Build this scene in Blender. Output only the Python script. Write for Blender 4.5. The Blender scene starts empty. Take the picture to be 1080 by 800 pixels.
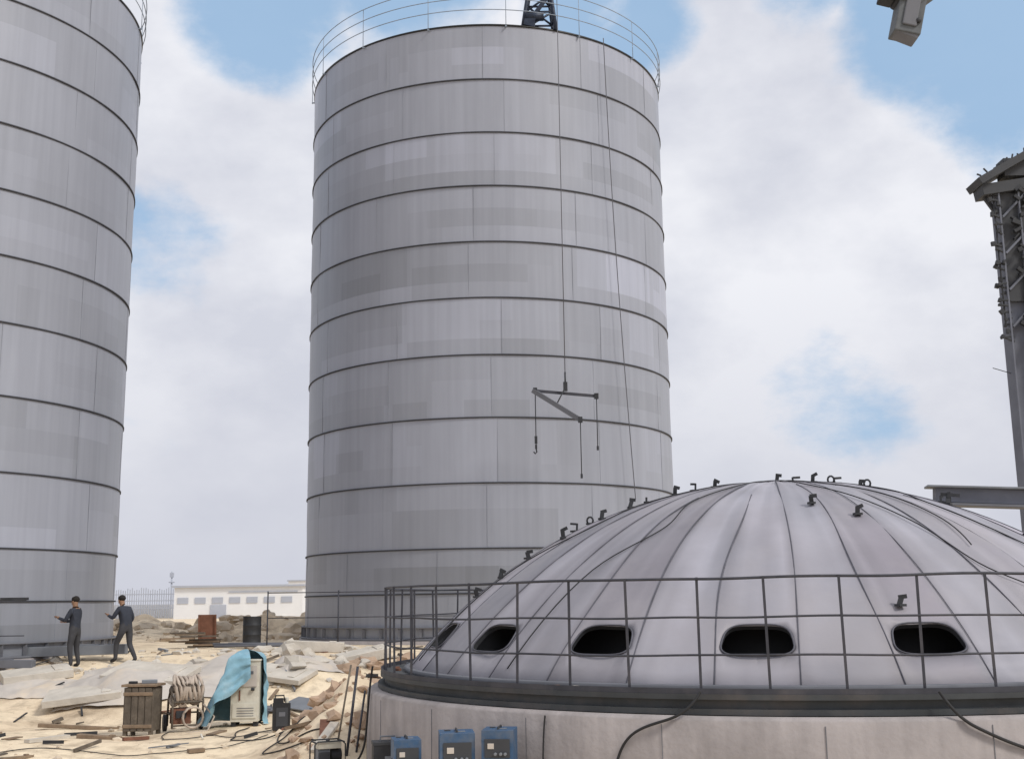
import bpy, bmesh, math, random
from math import sin, cos, pi, radians, sqrt, atan2
from mathutils import Vector, Matrix, noise, Euler

scene = bpy.context.scene
random.seed(7)

# ------------------------------------------------------------------ materials
def mat(name, col, rough=0.7, metal=0.0, var=0.15, scale=3.0, bump=0.0, bscale=20.0, attr=None,
        stretch=(1, 1, 1), stain=None, stain_amt=0.0, spec=0.4, streak=0.0):
    m = bpy.data.materials.new(name); m.use_nodes = True
    nt = m.node_tree; N = nt.nodes; L = nt.links
    b = N["Principled BSDF"]
    b.inputs["Roughness"].default_value = rough
    b.inputs["Metallic"].default_value = metal
    b.inputs["Specular IOR Level"].default_value = spec
    tc = N.new("ShaderNodeTexCoord"); mp = N.new("ShaderNodeMapping")
    mp.inputs["Scale"].default_value = stretch
    L.new(tc.outputs["Object"], mp.inputs["Vector"])
    n = N.new("ShaderNodeTexNoise"); n.inputs["Scale"].default_value = scale
    n.inputs["Detail"].default_value = 7; n.inputs["Roughness"].default_value = .6
    L.new(mp.outputs[0], n.inputs["Vector"])
    mr = N.new("ShaderNodeMapRange")
    mr.inputs[1].default_value = .25; mr.inputs[2].default_value = .75
    mr.inputs[3].default_value = 1 - var; mr.inputs[4].default_value = 1 + var
    L.new(n.outputs["Fac"], mr.inputs[0])
    mul = N.new("ShaderNodeVectorMath"); mul.operation = 'SCALE'
    mul.inputs[0].default_value = col[:3]
    L.new(mr.outputs[0], mul.inputs["Scale"])
    out = mul.outputs[0]
    if streak > 0:   # vertical rain streaks
        mp3 = N.new("ShaderNodeMapping"); mp3.inputs["Scale"].default_value = (3.5, 3.5, .12)
        n4 = N.new("ShaderNodeTexNoise"); n4.inputs["Scale"].default_value = 1.6; n4.inputs["Detail"].default_value = 5
        L.new(tc.outputs["Object"], mp3.inputs["Vector"]); L.new(mp3.outputs[0], n4.inputs["Vector"])
        r4 = N.new("ShaderNodeMapRange"); r4.inputs[1].default_value = .3; r4.inputs[2].default_value = .7
        r4.inputs[3].default_value = 1 - streak; r4.inputs[4].default_value = 1 + streak
        L.new(n4.outputs["Fac"], r4.inputs[0])
        s4 = N.new("ShaderNodeVectorMath"); s4.operation = 'SCALE'; L.new(out, s4.inputs[0]); L.new(r4.outputs[0], s4.inputs["Scale"]); out = s4.outputs[0]
    if attr:
        a = N.new("ShaderNodeAttribute"); a.attribute_name = attr
        m2 = N.new("ShaderNodeVectorMath"); m2.operation = 'MULTIPLY'
        L.new(out, m2.inputs[0]); L.new(a.outputs["Color"], m2.inputs[1]); out = m2.outputs[0]
    if stain:
        n2 = N.new("ShaderNodeTexNoise"); n2.inputs["Scale"].default_value = scale * .45
        n2.inputs["Detail"].default_value = 9; n2.inputs["Roughness"].default_value = .65
        mp2 = N.new("ShaderNodeMapping"); mp2.inputs["Location"].default_value = (13, 5, 7)
        mp2.inputs["Scale"].default_value = stretch
        L.new(tc.outputs["Object"], mp2.inputs["Vector"]); L.new(mp2.outputs[0], n2.inputs["Vector"])
        r2 = N.new("ShaderNodeMapRange"); r2.inputs[1].default_value = .5; r2.inputs[2].default_value = .68
        r2.inputs[3].default_value = 0; r2.inputs[4].default_value = stain_amt
        L.new(n2.outputs["Fac"], r2.inputs[0])
        mx = N.new("ShaderNodeMix"); mx.data_type = 'RGBA'
        L.new(r2.outputs[0], mx.inputs[0]); L.new(out, mx.inputs[6])
        mx.inputs[7].default_value = (*stain, 1); out = mx.outputs[2]
    L.new(out, b.inputs["Base Color"])
    if bump > 0:
        n3 = N.new("ShaderNodeTexNoise"); n3.inputs["Scale"].default_value = bscale
        n3.inputs["Detail"].default_value = 6
        L.new(tc.outputs["Object"], n3.inputs["Vector"])
        bp = N.new("ShaderNodeBump"); bp.inputs["Strength"].default_value = bump
        bp.inputs["Distance"].default_value = .05
        L.new(n3.outputs["Fac"], bp.inputs["Height"]); L.new(bp.outputs[0], b.inputs["Normal"])
    return m

M = {}
M['silo'] = mat("silo_paint", (.285, .30, .35), .42, 0, .08, .35, .12, .6, attr="tint", stretch=(1, 1, .5), streak=.055, spec=.5)
M['seam'] = mat("seam_dark", (.04, .042, .05), .7, .0, .25, 2)
M['weld'] = mat("weld_line", (.24, .255, .295), .6, .0, .2, 2)
M['skirt'] = mat("skirt_grey", (.14, .145, .165), .7, 0, .2, 1)
M['dome'] = mat("dome_steel", (.265, .256, .288), .55, 0, .12, .9, .14, 2.0, attr="tint",
                stain=(.33, .31, .325), stain_amt=.5)
M['line'] = mat("dome_seam", (.09, .09, .11), .7, 0, .3, 3)
M['dark'] = mat("dark_steel", (.035, .037, .042), .6, .2, .3, 4)
M['rail'] = mat("rail_steel", (.05, .052, .065), .6, .2, .3, 4, stain=(.12, .11, .115), stain_amt=.5)
M['lrail'] = mat("pale_rail", (.26, .31, .38), .6, .0, .2, 4)
M['ring'] = mat("ring_beam", (.055, .06, .065), .6, .2, .35, 2, stain=(.13, .11, .10), stain_amt=.6)
M['conc'] = mat("concrete", (.33, .30, .295), .9, 0, .18, 1.2, .25, 14, stain=(.22, .20, .195), stain_amt=.75, streak=.12)
M['slab'] = mat("slab_concrete", (.54, .50, .44), .9, 0, .18, 2.2, .3, 12, stain=(.42, .36, .29), stain_amt=.6)
M['rock'] = mat("rubble", (.56, .47, .36), .95, 0, .3, 1.5, .4, 9)
M['dirt'] = mat("reddish_dirt", (.40, .29, .21), .95, 0, .3, 1.5, .4, 9)
M['tarp'] = mat("grey_sheet", (.50, .46, .42), .8, 0, .14, 2, .15, 5, stain=(.64, .54, .42), stain_amt=.85)
M['btarp'] = mat("blue_tarp", (.20, .37, .46), .6, 0, .18, 5, .15, 14, stain=(.36, .47, .52), stain_amt=.7)
M['white'] = mat("white_paint", (.60, .58, .50), .6, 0, .12, 4, stain=(.40, .35, .28), stain_amt=.7)
M['hazewhite'] = mat("haze_white", (.74, .75, .77), .8, 0, .05, .5)  # white of far buildings, distance haze put into the pale colour
M['hazegrey'] = mat("haze_grey", (.40, .43, .50), .8, 0, .1, .5)  # far trim and posts, paled in the colour to stand for haze
M['blue'] = mat("blue_enamel", (.035, .085, .17), .5, 0, .2, 8, stain=(.16, .16, .16), stain_amt=.45)
M['box'] = mat("weathered_box", (.115, .095, .075), .85, 0, .4, 5, .3, 20, stain=(.25, .21, .16), stain_amt=.6)
M['rust'] = mat("rust", (.19, .09, .06), .9, .1, .35, 5, .2, 20)
M['wood'] = mat("old_wood", (.22, .16, .11), .9, 0, .3, 6, .2, 20)
M['steel'] = mat("grey_steel", (.20, .215, .24), .6, .2, .2, 2)
M['column'] = mat("column_steel", (.14, .15, .185), .65, .1, .25, 1.2)
M['cap'] = mat("cap_steel", (.05, .053, .06), .65, .1, .25, 1.2)
M['crane'] = mat("crane_paint", (.105, .115, .125), .65, 0, .3, 3, stain=(.06, .06, .065), stain_amt=.7)
M['lattice'] = mat("lattice_blue", (.02, .03, .055), .5, .1, .3, 5)
M['cable'] = mat("cable_rubber", (.02, .02, .022), .7, 0, .2, 5)
M['hose'] = mat("pale_hose", (.44, .37, .31), .7, 0, .3, 8)
M['rope'] = mat("steel_rope", (.11, .11, .125), .6, .2, .2, 5)
M['cloth1'] = mat("dark_workwear", (.035, .04, .055), .9, 0, .25, 8)
M['cloth2'] = mat("trousers", (.05, .05, .055), .9, 0, .25, 8)
M['skin'] = mat("skin", (.28, .16, .10), .6, 0, .1, 9)
M['hair'] = mat("hair", (.015, .012, .01), .8, 0, .2, 20)

def ground_mat():
    m = bpy.data.materials.new("sandy_ground"); m.use_nodes = True
    nt = m.node_tree; N = nt.nodes; L = nt.links; b = N["Principled BSDF"]
    b.inputs["Roughness"].default_value = .95; b.inputs["Specular IOR Level"].default_value = .15
    tc = N.new("ShaderNodeTexCoord")
    def nz(s, d=8, loc=0):
        mp = N.new("ShaderNodeMapping"); mp.inputs["Location"].default_value = (loc, loc, 0)
        n = N.new("ShaderNodeTexNoise"); n.inputs["Scale"].default_value = s; n.inputs["Detail"].default_value = d
        n.inputs["Roughness"].default_value = .62
        L.new(tc.outputs["Object"], mp.inputs[0]); L.new(mp.outputs[0], n.inputs["Vector"]); return n
    a = nz(.35); r = N.new("ShaderNodeValToRGB")
    e = r.color_ramp.elements
    e[0].position = .30; e[0].color = (.50, .40, .29, 1)
    e[1].position = .58; e[1].color = (.80, .68, .51, 1)
    x = e.new(.42); x.color = (.71, .59, .44, 1)
    L.new(a.outputs["Fac"], r.inputs[0])
    c = nz(2.2, 9, 31); rr = N.new("ShaderNodeValToRGB"); e = rr.color_ramp.elements
    e[0].position = .36; e[0].color = (.70, .68, .66, 1); e[1].position = .54; e[1].color = (1.03, 1.02, 1.0, 1)
    L.new(c.outputs["Fac"], rr.inputs[0])
    mu = N.new("ShaderNodeVectorMath"); mu.operation = 'MULTIPLY'
    L.new(r.outputs[0], mu.inputs[0]); L.new(rr.outputs[0], mu.inputs[1])
    L.new(mu.outputs[0], b.inputs["Base Color"])
    d = nz(5, 10, 3); bp = N.new("ShaderNodeBump"); bp.inputs["Strength"].default_value = .5
    bp.inputs["Distance"].default_value = .1
    L.new(d.outputs["Fac"], bp.inputs["Height"]); L.new(bp.outputs[0], b.inputs["Normal"])
    return m
M['ground'] = ground_mat()

# ------------------------------------------------------------------ mesh builder
class MB:
    def __init__(s): s.v = []; s.f = []; s.m = []; s.mats = []; s.sm = []
    def mi(s, k):
        if k not in s.mats: s.mats.append(k)
        return s.mats.index(k)
    def add(s, vs, fs, k, smooth=False):
        o = len(s.v); s.v += [Vector(v) for v in vs]; i = s.mi(k)
        for f in fs:
            s.f.append([q + o for q in f]); s.m.append(i); s.sm.append(smooth)
    def box(s, c, d, k, rot=(0, 0, 0)):
        R = Euler([radians(a) for a in rot]).to_matrix(); c = Vector(c)
        vs = [c + R @ Vector((x * d[0] / 2, y * d[1] / 2, z * d[2] / 2)) for x in (-1, 1) for y in (-1, 1) for z in (-1, 1)]
        s.add(vs, [(0, 1, 3, 2), (4, 6, 7, 5), (0, 4, 5, 1), (2, 3, 7, 6), (0, 2, 6, 4), (1, 5, 7, 3)], k)
    def beam(s, a, b, w, h, k):
        a = Vector(a); b = Vector(b); d = (b - a).normalized()
        up = Vector((0, 0, 1)) if abs(d.z) < .95 else Vector((0, 1, 0))
        r = d.cross(up).normalized(); u = r.cross(d)
        vs = [p + r * sx * w / 2 + u * sy * h / 2 for p in (a, b) for sx, sy in ((-1, -1), (1, -1), (1, 1), (-1, 1))]
        s.add(vs, [(0, 1, 2, 3), (7, 6, 5, 4), (0, 4, 5, 1), (1, 5, 6, 2), (2, 6, 7, 3), (3, 7, 4, 0)], k)
    def tube(s, pts, r, k, n=8, closed=False, r2=None):
        pts = [Vector(p) for p in pts]; vs = []; fs = []; N = len(pts)
        prev = None
        for i, p in enumerate(pts):
            if closed: d = (pts[(i + 1) % N] - pts[i - 1])
            else: d = pts[min(i + 1, N - 1)] - pts[max(i - 1, 0)]
            d.normalize()
            up = Vector((0, 0, 1)) if abs(d.z) < .9 else Vector((0, 1, 0))
            if prev is not None and not closed:
                up = prev
            x = d.cross(up)
            if x.length < 1e-4: x = d.cross(Vector((1, 0, 0)))
            x.normalize(); y = x.cross(d); prev = y
            rr = r if r2 is None else r + (r2 - r) * i / (N - 1)
            for j in range(n):
                a = 2 * pi * j / n; vs.append(p + x * cos(a) * rr + y * sin(a) * rr)
        for i in range(N if closed else N - 1):
            for j in range(n):
                a = i * n + j; b = i * n + (j + 1) % n; c = ((i + 1) % N) * n + (j + 1) % n; d = ((i + 1) % N) * n + j
                fs.append((a, b, c, d))
        if not closed:
            fs.append(tuple(range(n))[::-1]); fs.append(tuple((N - 1) * n + j for j in range(n)))
        s.add(vs, fs, k, True)
    def lathe(s, prof, k, seg=128, c=(0, 0, 0), closed=True, smooth=True, a0=0, a1=2 * pi):
        full = abs(a1 - a0 - 2 * pi) < 1e-5; n = seg if full else seg + 1
        vs = []; P = len(prof)
        for i in range(n):
            a = a0 + (a1 - a0) * i / seg
            for r, z in prof: vs.append((c[0] + r * cos(a), c[1] + r * sin(a), c[2] + z))
        fs = []
        for i in range(seg):
            i2 = (i + 1) % n
            for j in range(P if closed else P - 1):
                j2 = (j + 1) % P
                fs.append((i * P + j, i2 * P + j, i2 * P + j2, i * P + j2))
        s.add(vs, fs, k, smooth)
    def ico(s, c, r, k, sub=1, jit=.25, sc=(1, 1, 1), seed=0, smooth=False):
        bm = bmesh.new(); bmesh.ops.create_icosphere(bm, subdivisions=sub, radius=1)
        vs = []
        for v in bm.verts:
            p = v.co.copy(); q = 1 + jit * noise.noise(p * 1.7 + Vector((seed * 3.1, seed, 0))) * 1.8
            vs.append(Vector(c) + Vector((p.x * sc[0], p.y * sc[1], p.z * sc[2])) * r * q)
        fs = [tuple(v.index for v in f.verts) for f in bm.faces]; bm.free()
        s.add(vs, fs, k, smooth)
    def make(s, name, loc=(0, 0, 0), rotz=0, bevel=0, parent=None):
        me = bpy.data.meshes.new(name); me.from_pydata([tuple(v) for v in s.v], [], s.f)
        for k in s.mats: me.materials.append(M[k])
        me.polygons.foreach_set("material_index", s.m); me.polygons.foreach_set("use_smooth", s.sm)
        bm = bmesh.new(); bm.from_mesh(me); bmesh.ops.recalc_face_normals(bm, faces=bm.faces); bm.to_mesh(me); bm.free()
        me.update()
        o = bpy.data.objects.new(name, me); scene.collection.objects.link(o)
        o.location = loc; o.rotation_euler = (0, 0, rotz)
        if bevel:
            b = o.modifiers.new("bev", 'BEVEL'); b.width = bevel; b.segments = 2; b.limit_method = 'ANGLE'
        if parent: o.parent = parent
        return o

def sst(a, b, x):
    t = max(0, min(1, (x - a) / (b - a))); return t * t * (3 - 2 * t)
def circ(R, z, n=96, c=(0, 0)): return [(c[0] + R * cos(2 * pi * i / n), c[1] + R * sin(2 * pi * i / n), z) for i in range(n)]

# ------------------------------------------------------------------ terrain
DC = (4.36, 19.5)
def gh(x, y):
    z = 1.3 * sst(25.5, 32.0, y + .9 * noise.noise(Vector((x * .3, 1.7, 0))))
    far = sst(90, 300, y)
    near = 1 - far
    z += near * (.06 * noise.noise(Vector((x * .9, y * .9, 0))) + .025 * noise.noise(Vector((x * 2.9, y * 2.9, 3))) + .14 * noise.noise(Vector((x * .28, y * .28, 4)))) * (sst(31.5, 24, y) * .8 + .2)
    def bump(cx, cy, sx, sy, h):
        d = ((x - cx) / sx) ** 2 + ((y - cy) / sy) ** 2
        return h * math.exp(-d) * (1 + .45 * noise.noise(Vector((x * 1.3, y * 1.3, 9))))
    z += bump(-14.6, 48, 2.0, 2.5, .5) + bump(-10.4, 47, 1.7, 2, .72) + bump(-12.6, 44, 2.5, 2, .22) + bump(-8.4, 46, 1.5, 1.6, .6) + bump(-16.0, 50, 1.5, 1.6, .6)
    z += bump(-3.0, 21.2, .9, 1.5, .75) + bump(-2.6, 23, 1.2, 1.6, .9)
    z += bump(-8.9, 28.2, 2.0, 1.2, .28) + bump(-5.0, 29.0, 1.2, .9, .25) + bump(-11.5, 26.2, 1.2, .7, .2)
    z += bump(-.6, 13.8, 2.0, 1.0, .45)
    return z
def axis(lo, hi, st, far_lo, far_hi):
    a = []; x = lo
    while x < hi: a.append(x); x += st
    s = st; x = a[-1]
    while x < far_hi: s *= 1.22; x += s; a.append(x)
    s = st; x = lo; pre = []
    while x > far_lo: s *= 1.22; x -= s; pre.append(x)
    return pre[::-1] + a
xs = axis(-16, 5, .14, -2500, 2500); ys = axis(13, 50, .14, -400, 4000)
gm = MB(); vs = [(x, y, gh(x, y)) for y in ys for x in xs]; nx = len(xs)
gm.add(vs, [(j * nx + i, j * nx + i + 1, (j + 1) * nx + i + 1, (j + 1) * nx + i) for j in range(len(ys) - 1) for i in range(nx - 1)], 'ground', True)
gm.make("ground")

# ------------------------------------------------------------------ silos
def silo(cx, cy, R, zb, seams, top, seed, rot=0):
    rnd = random.Random(seed)
    root = bpy.data.objects.new("storage_silo", None); scene.collection.objects.link(root)
    root.location = (cx, cy, 0)
    seg = 240
    lv = [zb] + seams + [top]
    zs = []; ringof = []
    for i in range(len(lv) - 1):
        a, b = lv[i], lv[i + 1]
        for q, f in enumerate((0, .28, .6)): zs.append(a + (b - a) * f); ringof.append((i, q))
    zs.append(top)
    vs = []
    for z in zs:
        for s in range(seg):
            a = 2 * pi * s / seg
            rr = R + .018 * noise.noise(Vector((cos(a) * 4, sin(a) * 4, z * .8)))
            vs.append((rr * cos(a), rr * sin(a), z))
    fs = []; tint = []
    rt = {}
    for i in range(len(lv)):
        off = rnd.randint(0, 20); w = 20
        rt[i] = (off, w, [rnd.gauss(1, .035) for _ in range(20)], rnd.gauss(1, .05), [
            (rnd.randint(0, seg), rnd.randint(5, 44), rnd.choice([(1,), (1, 2), (0, 1), (2,), (0,)]), rnd.choice([1.06, 1.12, .94, .90, 1.05, .97])) for _ in range(13)])
    for r in range(len(zs) - 1):
        i, sub = ringof[r]; off, w, pl, rg, pat = rt[i]
        for s in range(seg):
            fs.append((r * seg + s, r * seg + (s + 1) % seg, (r + 1) * seg + (s + 1) % seg, (r + 1) * seg + s))
            t = pl[((s + off) // w) % 12] * rg
            for (p, l, rw, k) in pat:
                if sub in rw and (s - p) % seg < l: t *= k
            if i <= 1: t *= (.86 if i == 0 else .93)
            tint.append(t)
    me = bpy.data.meshes.new("shell"); me.from_pydata(vs, [], fs); me.materials.append(M['silo'])
    at = me.color_attributes.new("tint", 'FLOAT_COLOR', 'CORNER')
    k = 0
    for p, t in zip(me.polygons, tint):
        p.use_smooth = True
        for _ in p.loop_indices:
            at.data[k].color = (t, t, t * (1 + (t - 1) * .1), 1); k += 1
    o = bpy.data.objects.new("shell", me); scene.collection.objects.link(o); o.parent = root
    b = MB()
    for z in seams:
        b.lathe([(R - .02, z - .026), (R + .034, z - .026), (R + .034, z + .014), (R - .02, z + .014)], 'seam', 160)
    b.lathe([(R - .03, top - .03), (R + .03, top - .03), (R + .03, top + .03), (R - .03, top + .03)], 'silo', 160)
    for i in range(len(lv) - 1):
        off, w = rt[i][0], rt[i][1]
        for q in range(12):
            a = 2 * pi * ((q * w - off) % seg) / seg
            b.beam(((R + .004) * cos(a), (R + .004) * sin(a), lv[i] + .04), ((R + .004) * cos(a), (R + .004) * sin(a), lv[i + 1] - .05), .01, .01, 'weld')
    b.make("stiffener_rings", parent=root)
    b = MB()   # base skirt with gussets
    b.lathe([(R + .03, zb - .5), (R + .18, zb - .5), (R + .18, zb + .06), (R + .03, zb + .06)], 'conc', 160)
    b.lathe([(R + .02, zb + .061), (R + .14, zb + .061), (R + .14, zb + .12), (R + .02, zb + .12)], 'skirt', 160)
    b.lathe([(R + .02, zb + .42), (R + .12, zb + .42), (R + .12, zb + .46), (R + .02, zb + .46)], 'skirt', 160)
    for q in range(60):
        a = 2 * pi * q / 60
        b.beam(((R + .07) * cos(a), (R + .07) * sin(a), zb + .12), ((R + .07) * cos(a), (R + .07) * sin(a), zb + .42), .1, .02, 'skirt')
    b.make("base_skirt", parent=root)
    b = MB()   # top railing
    for h in (.5, .9, 1.3): b.tube(circ(R + .1, top + h, 120), .014, 'lrail', 6, True)
    for q in range(16):
        a = 2 * pi * (q + .3) / 16
        b.tube([((R + .1) * cos(a), (R + .1) * sin(a), top - .1), ((R + .1) * cos(a), (R + .1) * sin(a), top + 1.3)], .011, 'lrail', 6)
        b.beam(((R - .02) * cos(a), (R - .02) * sin(a), top - .06), ((R + .12) * cos(a), (R + .12) * sin(a), top - .06), .05, .03, 'lrail')
    b.make("top_railing", parent=root)
    return root
seams = [2.78, 4.09, 6.03, 8.01, 9.95, 11.75, 13.55, 15.38, 17.16, 18.96]
silo(-.8, 41.3, 6.4, 1.35, seams, 20.82, 3)
silo(-18.2, 33.9, 6.4, 1.2, [2.7] + [s - .05 for s in seams[1:]], 20.8, 11)

# ------------------------------------------------------------------ dome roof on round concrete base
dome = bpy.data.objects.new("dome_roof", None); scene.collection.objects.link(dome)
dome.location = (DC[0], DC[1], 0); dome.rotation_euler = (0, 0, radians(-12.6))
RD = 6.1; Z0 = 1.5; RISE = 2.88; RS = (RD ** 2 + RISE ** 2) / (2 * RISE)
def dz(r): return Z0 + sqrt(RS * RS - r * r) - (RS - RISE)
NS = 36; SUB = 8; seg = NS * SUB; NR = 34
rnd = random.Random(5)
PH0 = radians(-3 + 5)
def lp(phi, r, z): return Vector((r * sin(phi), -r * cos(phi), z))
vs = [lp(0, 0, dz(0))]
for j in range(1, NR + 1):
    r = RD * j / NR
    for s in range(seg):
        u = (s % SUB) / SUB
        sag = -.05 * sin(pi * u) * (r / RD) + .026 * noise.noise(Vector((r * 1.2, s * .27, 2)))
        vs.append(lp(PH0 + 2 * pi * s / seg, r, dz(r) + sag))
fs = []
st = [rnd.choice([.74, .84, .93, 1.0, 1.08, 1.16, 1.26]) for _ in range(NS)]
warm = [rnd.uniform(-.025, .03) for _ in range(NS)]
for s in range(seg):
    fs.append((0, 1 + s, 1 + (s + 1) % seg))
for j in range(1, NR):
    for s in range(seg):
        a = 1 + (j - 1) * seg; b_ = 1 + j * seg
        fs.append((a + s, b_ + s, b_ + (s + 1) % seg, a + (s + 1) % seg))
me = bpy.data.meshes.new("dome_skin"); me.from_pydata([tuple(v) for v in vs], [], fs); me.materials.append(M['dome']); me.materials.append(M['dark'])
at = me.color_attributes.new("tint", 'FLOAT_COLOR', 'POINT')
def dcol(s, j):
    s = s % seg; q = s // SUB; q2 = (q - 1) % NS
    u = s % SUB
    t = st[q] if u else (st[q] + st[q2]) / 2 * .88
    t *= 1 + .26 * noise.noise(Vector((s * .55, j * .06, 1))) + .14 * noise.noise(Vector((s * .13, j * .22, 6)))
    if j > NR * .78: t *= 1.03
    t = 1 + (t - 1) * (.35 + .65 * min(1, j / 8))
    wv = warm[q] + .035 * noise.noise(Vector((s * .1, j * .1, 11)))
    return (t * (1 + wv), t, t * (1 + abs(wv) * .5), 1)
at.data[0].color = (1, 1, 1, 1); k = 1
for j in range(1, NR + 1):
    for s in range(seg): at.data[k].color = dcol(s, j); k += 1
for p in me.polygons: p.use_smooth = True
do = bpy.data.objects.new("dome_skin", me); scene.collection.objects.link(do)
so = do.modifiers.new("sol", 'SOLIDIFY'); so.thickness = .06; so.offset = -1
cut = MB()
def wloop(kx, ky, n=32):
    L_ = []
    for i in range(n):
        a = 2 * pi * i / n; ca, sa = cos(a), sin(a)
        y = ky * math.copysign(abs(sa) ** .62, sa)
        x = kx * math.copysign(abs(ca) ** .55, ca) * (1 + .12 * y / ky)
        L_.append((x, y))
    return L_
for q in range(18):
    phi = radians(-3 + 20 * q); r = 5.62; z = dz(r)
    c = lp(phi, r, z); t = Vector((cos(phi), sin(phi), 0))
    tang = (lp(phi, r + .05, dz(r + .05)) - lp(phi, r - .05, dz(r - .05))).normalized(); n = t.cross(tang).normalized()
    loop = wloop(.41, .245)
    v2 = [c + t * x + tang * y + n * d for d in (-.5, .5) for x, y in loop]
    f2 = [tuple(range(32)), tuple(range(63, 31, -1))] + [(i, 32 + i, 32 + (i + 1) % 32, (i + 1) % 32) for i in range(32)]
    cut.add(v2, f2, 'dark')
co = cut.make("cutter")
bo = do.modifiers.new("bool", 'BOOLEAN'); bo.object = co; bo.operation = 'DIFFERENCE'; bo.solver = 'EXACT'
dg = bpy.context.evaluated_depsgraph_get(); dg.update()
nm = bpy.data.meshes.new_from_object(do.evaluated_get(dg)); do.modifiers.clear(); do.data = nm
bpy.data.objects.remove(co)
do.parent = dome
b = MB()
for q in range(18):
    phi = radians(-3 + 20 * q); r = 5.62; c = lp(phi, r, dz(r)); t = Vector((cos(phi), sin(phi), 0))
    tang = (lp(phi, r + .05, dz(r + .05)) - lp(phi, r - .05, dz(r - .05))).normalized(); n = t.cross(tang).normalized()
    if n.z < 0: n = -n
    b.tube([c + t * x + tang * y - n * .012 for x, y in wloop(.412, .247)], .012, 'line', 6, True)
b.lathe([(5.2, Z0 - .2), (4.9, dz(5.2) - .25), (4.2, dz(4.2) - .3)], 'cable', 96, closed=False)  # black liner inside the dome, paints the shade seen through the openings
b.make("frames_and_shade_liner", parent=dome)
b = MB()
for q in range(NS):   # seams
    phi = PH0 + 2 * pi * q / NS
    r0 = .12 if q % 2 == 0 else rnd.choice([1.6, 2.4, .9])
    wob = rnd.uniform(-.012, .012)
    pts = [lp(phi + wob * sin(i * .3), r0 + (RD - r0) * i / 24, dz(r0 + (RD - r0) * i / 24) + .004) for i in range(25)]
    b.tube(pts, rnd.choice([.006, .008, .011]), 'line', 5)
b.lathe([(.0, dz(0) + .05), (.22, dz(0) + .045), (.24, dz(0) - .04)], 'line', 32, closed=False)
b.make("panel_seams", parent=dome)
b = MB()
for path in ([(-12, .3), (-20, 1.6), (-27, 2.6), (-25, 3.6), (-33, 4.6), (-36, 6.1)],
             [(8, .3), (14, 1.5), (24, 2.5), (30, 3.6), (33, 4.6), (41, 5.2), (44, 6.1)],
             [(60, .4), (62, 1.8), (50, 2.8), (52, 4.0), (60, 5.0), (58, 6.1)],
             [(-50, .5), (-46, 1.4), (-58, 2.4), (-55, 3.4), (-66, 4.6), (-64, 6.1)],
             [(16, .3), (22, 1.2), (38, 2.2), (40, 3.4), (36, 4.3)]):
    P = []
    for i in range(len(path) - 1):
        p0 = path[max(i - 1, 0)]; p1 = path[i]; p2 = path[i + 1]; p3 = path[min(i + 2, len(path) - 1)]
        for t in [x / 8 for x in range(8)]:
            f = lambda a, b_, c, d: .5 * ((2 * b_) + (-a + c) * t + (2 * a - 5 * b_ + 4 * c - d) * t * t + (-a + 3 * b_ - 3 * c + d) * t ** 3)
            ph = f(p0[0], p1[0], p2[0], p3[0]); r = min(6.1, f(p0[1], p1[1], p2[1], p3[1])); P.append(lp(radians(ph), r, dz(r) + .016))
    b.tube(P, .009, 'cable', 5)
b.make("welding_leads", parent=dome)
b = MB()
def lug(x, y, h=.17, tilt=0, kind=0):
    r = sqrt(x * x + y * y); z = dz(r); a = rnd.uniform(0, 3)
    dx, dy = cos(a) * .05, sin(a) * .05
    b.box((x, y, z + .01), (.11, .09, .03), 'dark', (0, 0, a * 57))
    if kind == 0:
        b.beam((x - dx, y - dy, z), (x - dx * 1.2 + tilt, y - dy, z + h), .03, .035, 'dark')
        b.beam((x - dx + tilt, y - dy, z + h * .9), (x + dx * 1.5 + tilt, y + dy * 1.5, z + h), .03, .035, 'dark')
    elif kind == 1:
        b.tube([(x + .05 * cos(u) , y, z + .06 + .06 * sin(u)) for u in [i * pi / 5 for i in range(-1, 7)]], .016, 'dark', 6)
    else:
        b.box((x, y, z + h / 2), (.06, .05, h), 'dark', (rnd.uniform(-20, 20), rnd.uniform(-20, 20), 0))
        b.box((x + .03, y, z + h), (.1, .04, .05), 'dark', (0, rnd.uniform(-30, 30), 0))
for (s, kk) in [(-3.9, 2), (-3.35, 2), (-3.2, 0), (-2.95, 1), (-2.75, 2), (-2.3, 2), (-2.05, 0), (-1.6, 2), (-1.3, 0), (-.95, 2), (-4.3, 2), (-4.7, 2), (.05, 2), (.35, 0), (.62, 2), (.9, 1), (1.0, 0), (1.35, 2), (1.45, 1), (2.5, 0), (2.6, 2), (3.6, 2), (4.4, 2), (4.9, 2)]:
    yy = -.35 * abs(s) - rnd.uniform(0, .25); lug(s, yy, rnd.uniform(.08, .15), 0, kk)
for (x, y) in [(1.1, -3.2), (.5, -2.9), (1.4, -5.05)]: lug(x, y, .11, 0, 2)
for (x, y) in [(-1.5, 1.5), (2, 2), (-3, 2), (0, 3.2), (3.5, 1)]: lug(x, y, .16, 0, 2)
b.beam((2.62, -.9, dz(2.77)), (2.62, -.9, dz(2.77) + .2), .05, .06, 'dark')
b.beam((2.5, -.9, dz(2.77) + .17), (2.78, -.9, dz(2.77) + .14), .04, .05, 'dark')
b.make("lifting_lugs", parent=dome)
b = MB()
b.lathe([(6.12, 1.42), (6.12, 1.47), (6.52, 1.47), (6.52, 1.41), (6.45, 1.41), (6.45, 1.31), (6.56, 1.31), (6.56, 1.25), (6.05, 1.25), (6.05, 1.42)], 'ring', 180, smooth=False)
b.lathe([(RD - .06, Z0 - .06), (RD + .05, Z0 - .03), (RD + .05, Z0 + .03), (RD - .02, Z0 + .04)], 'skirt', 180)
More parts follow.
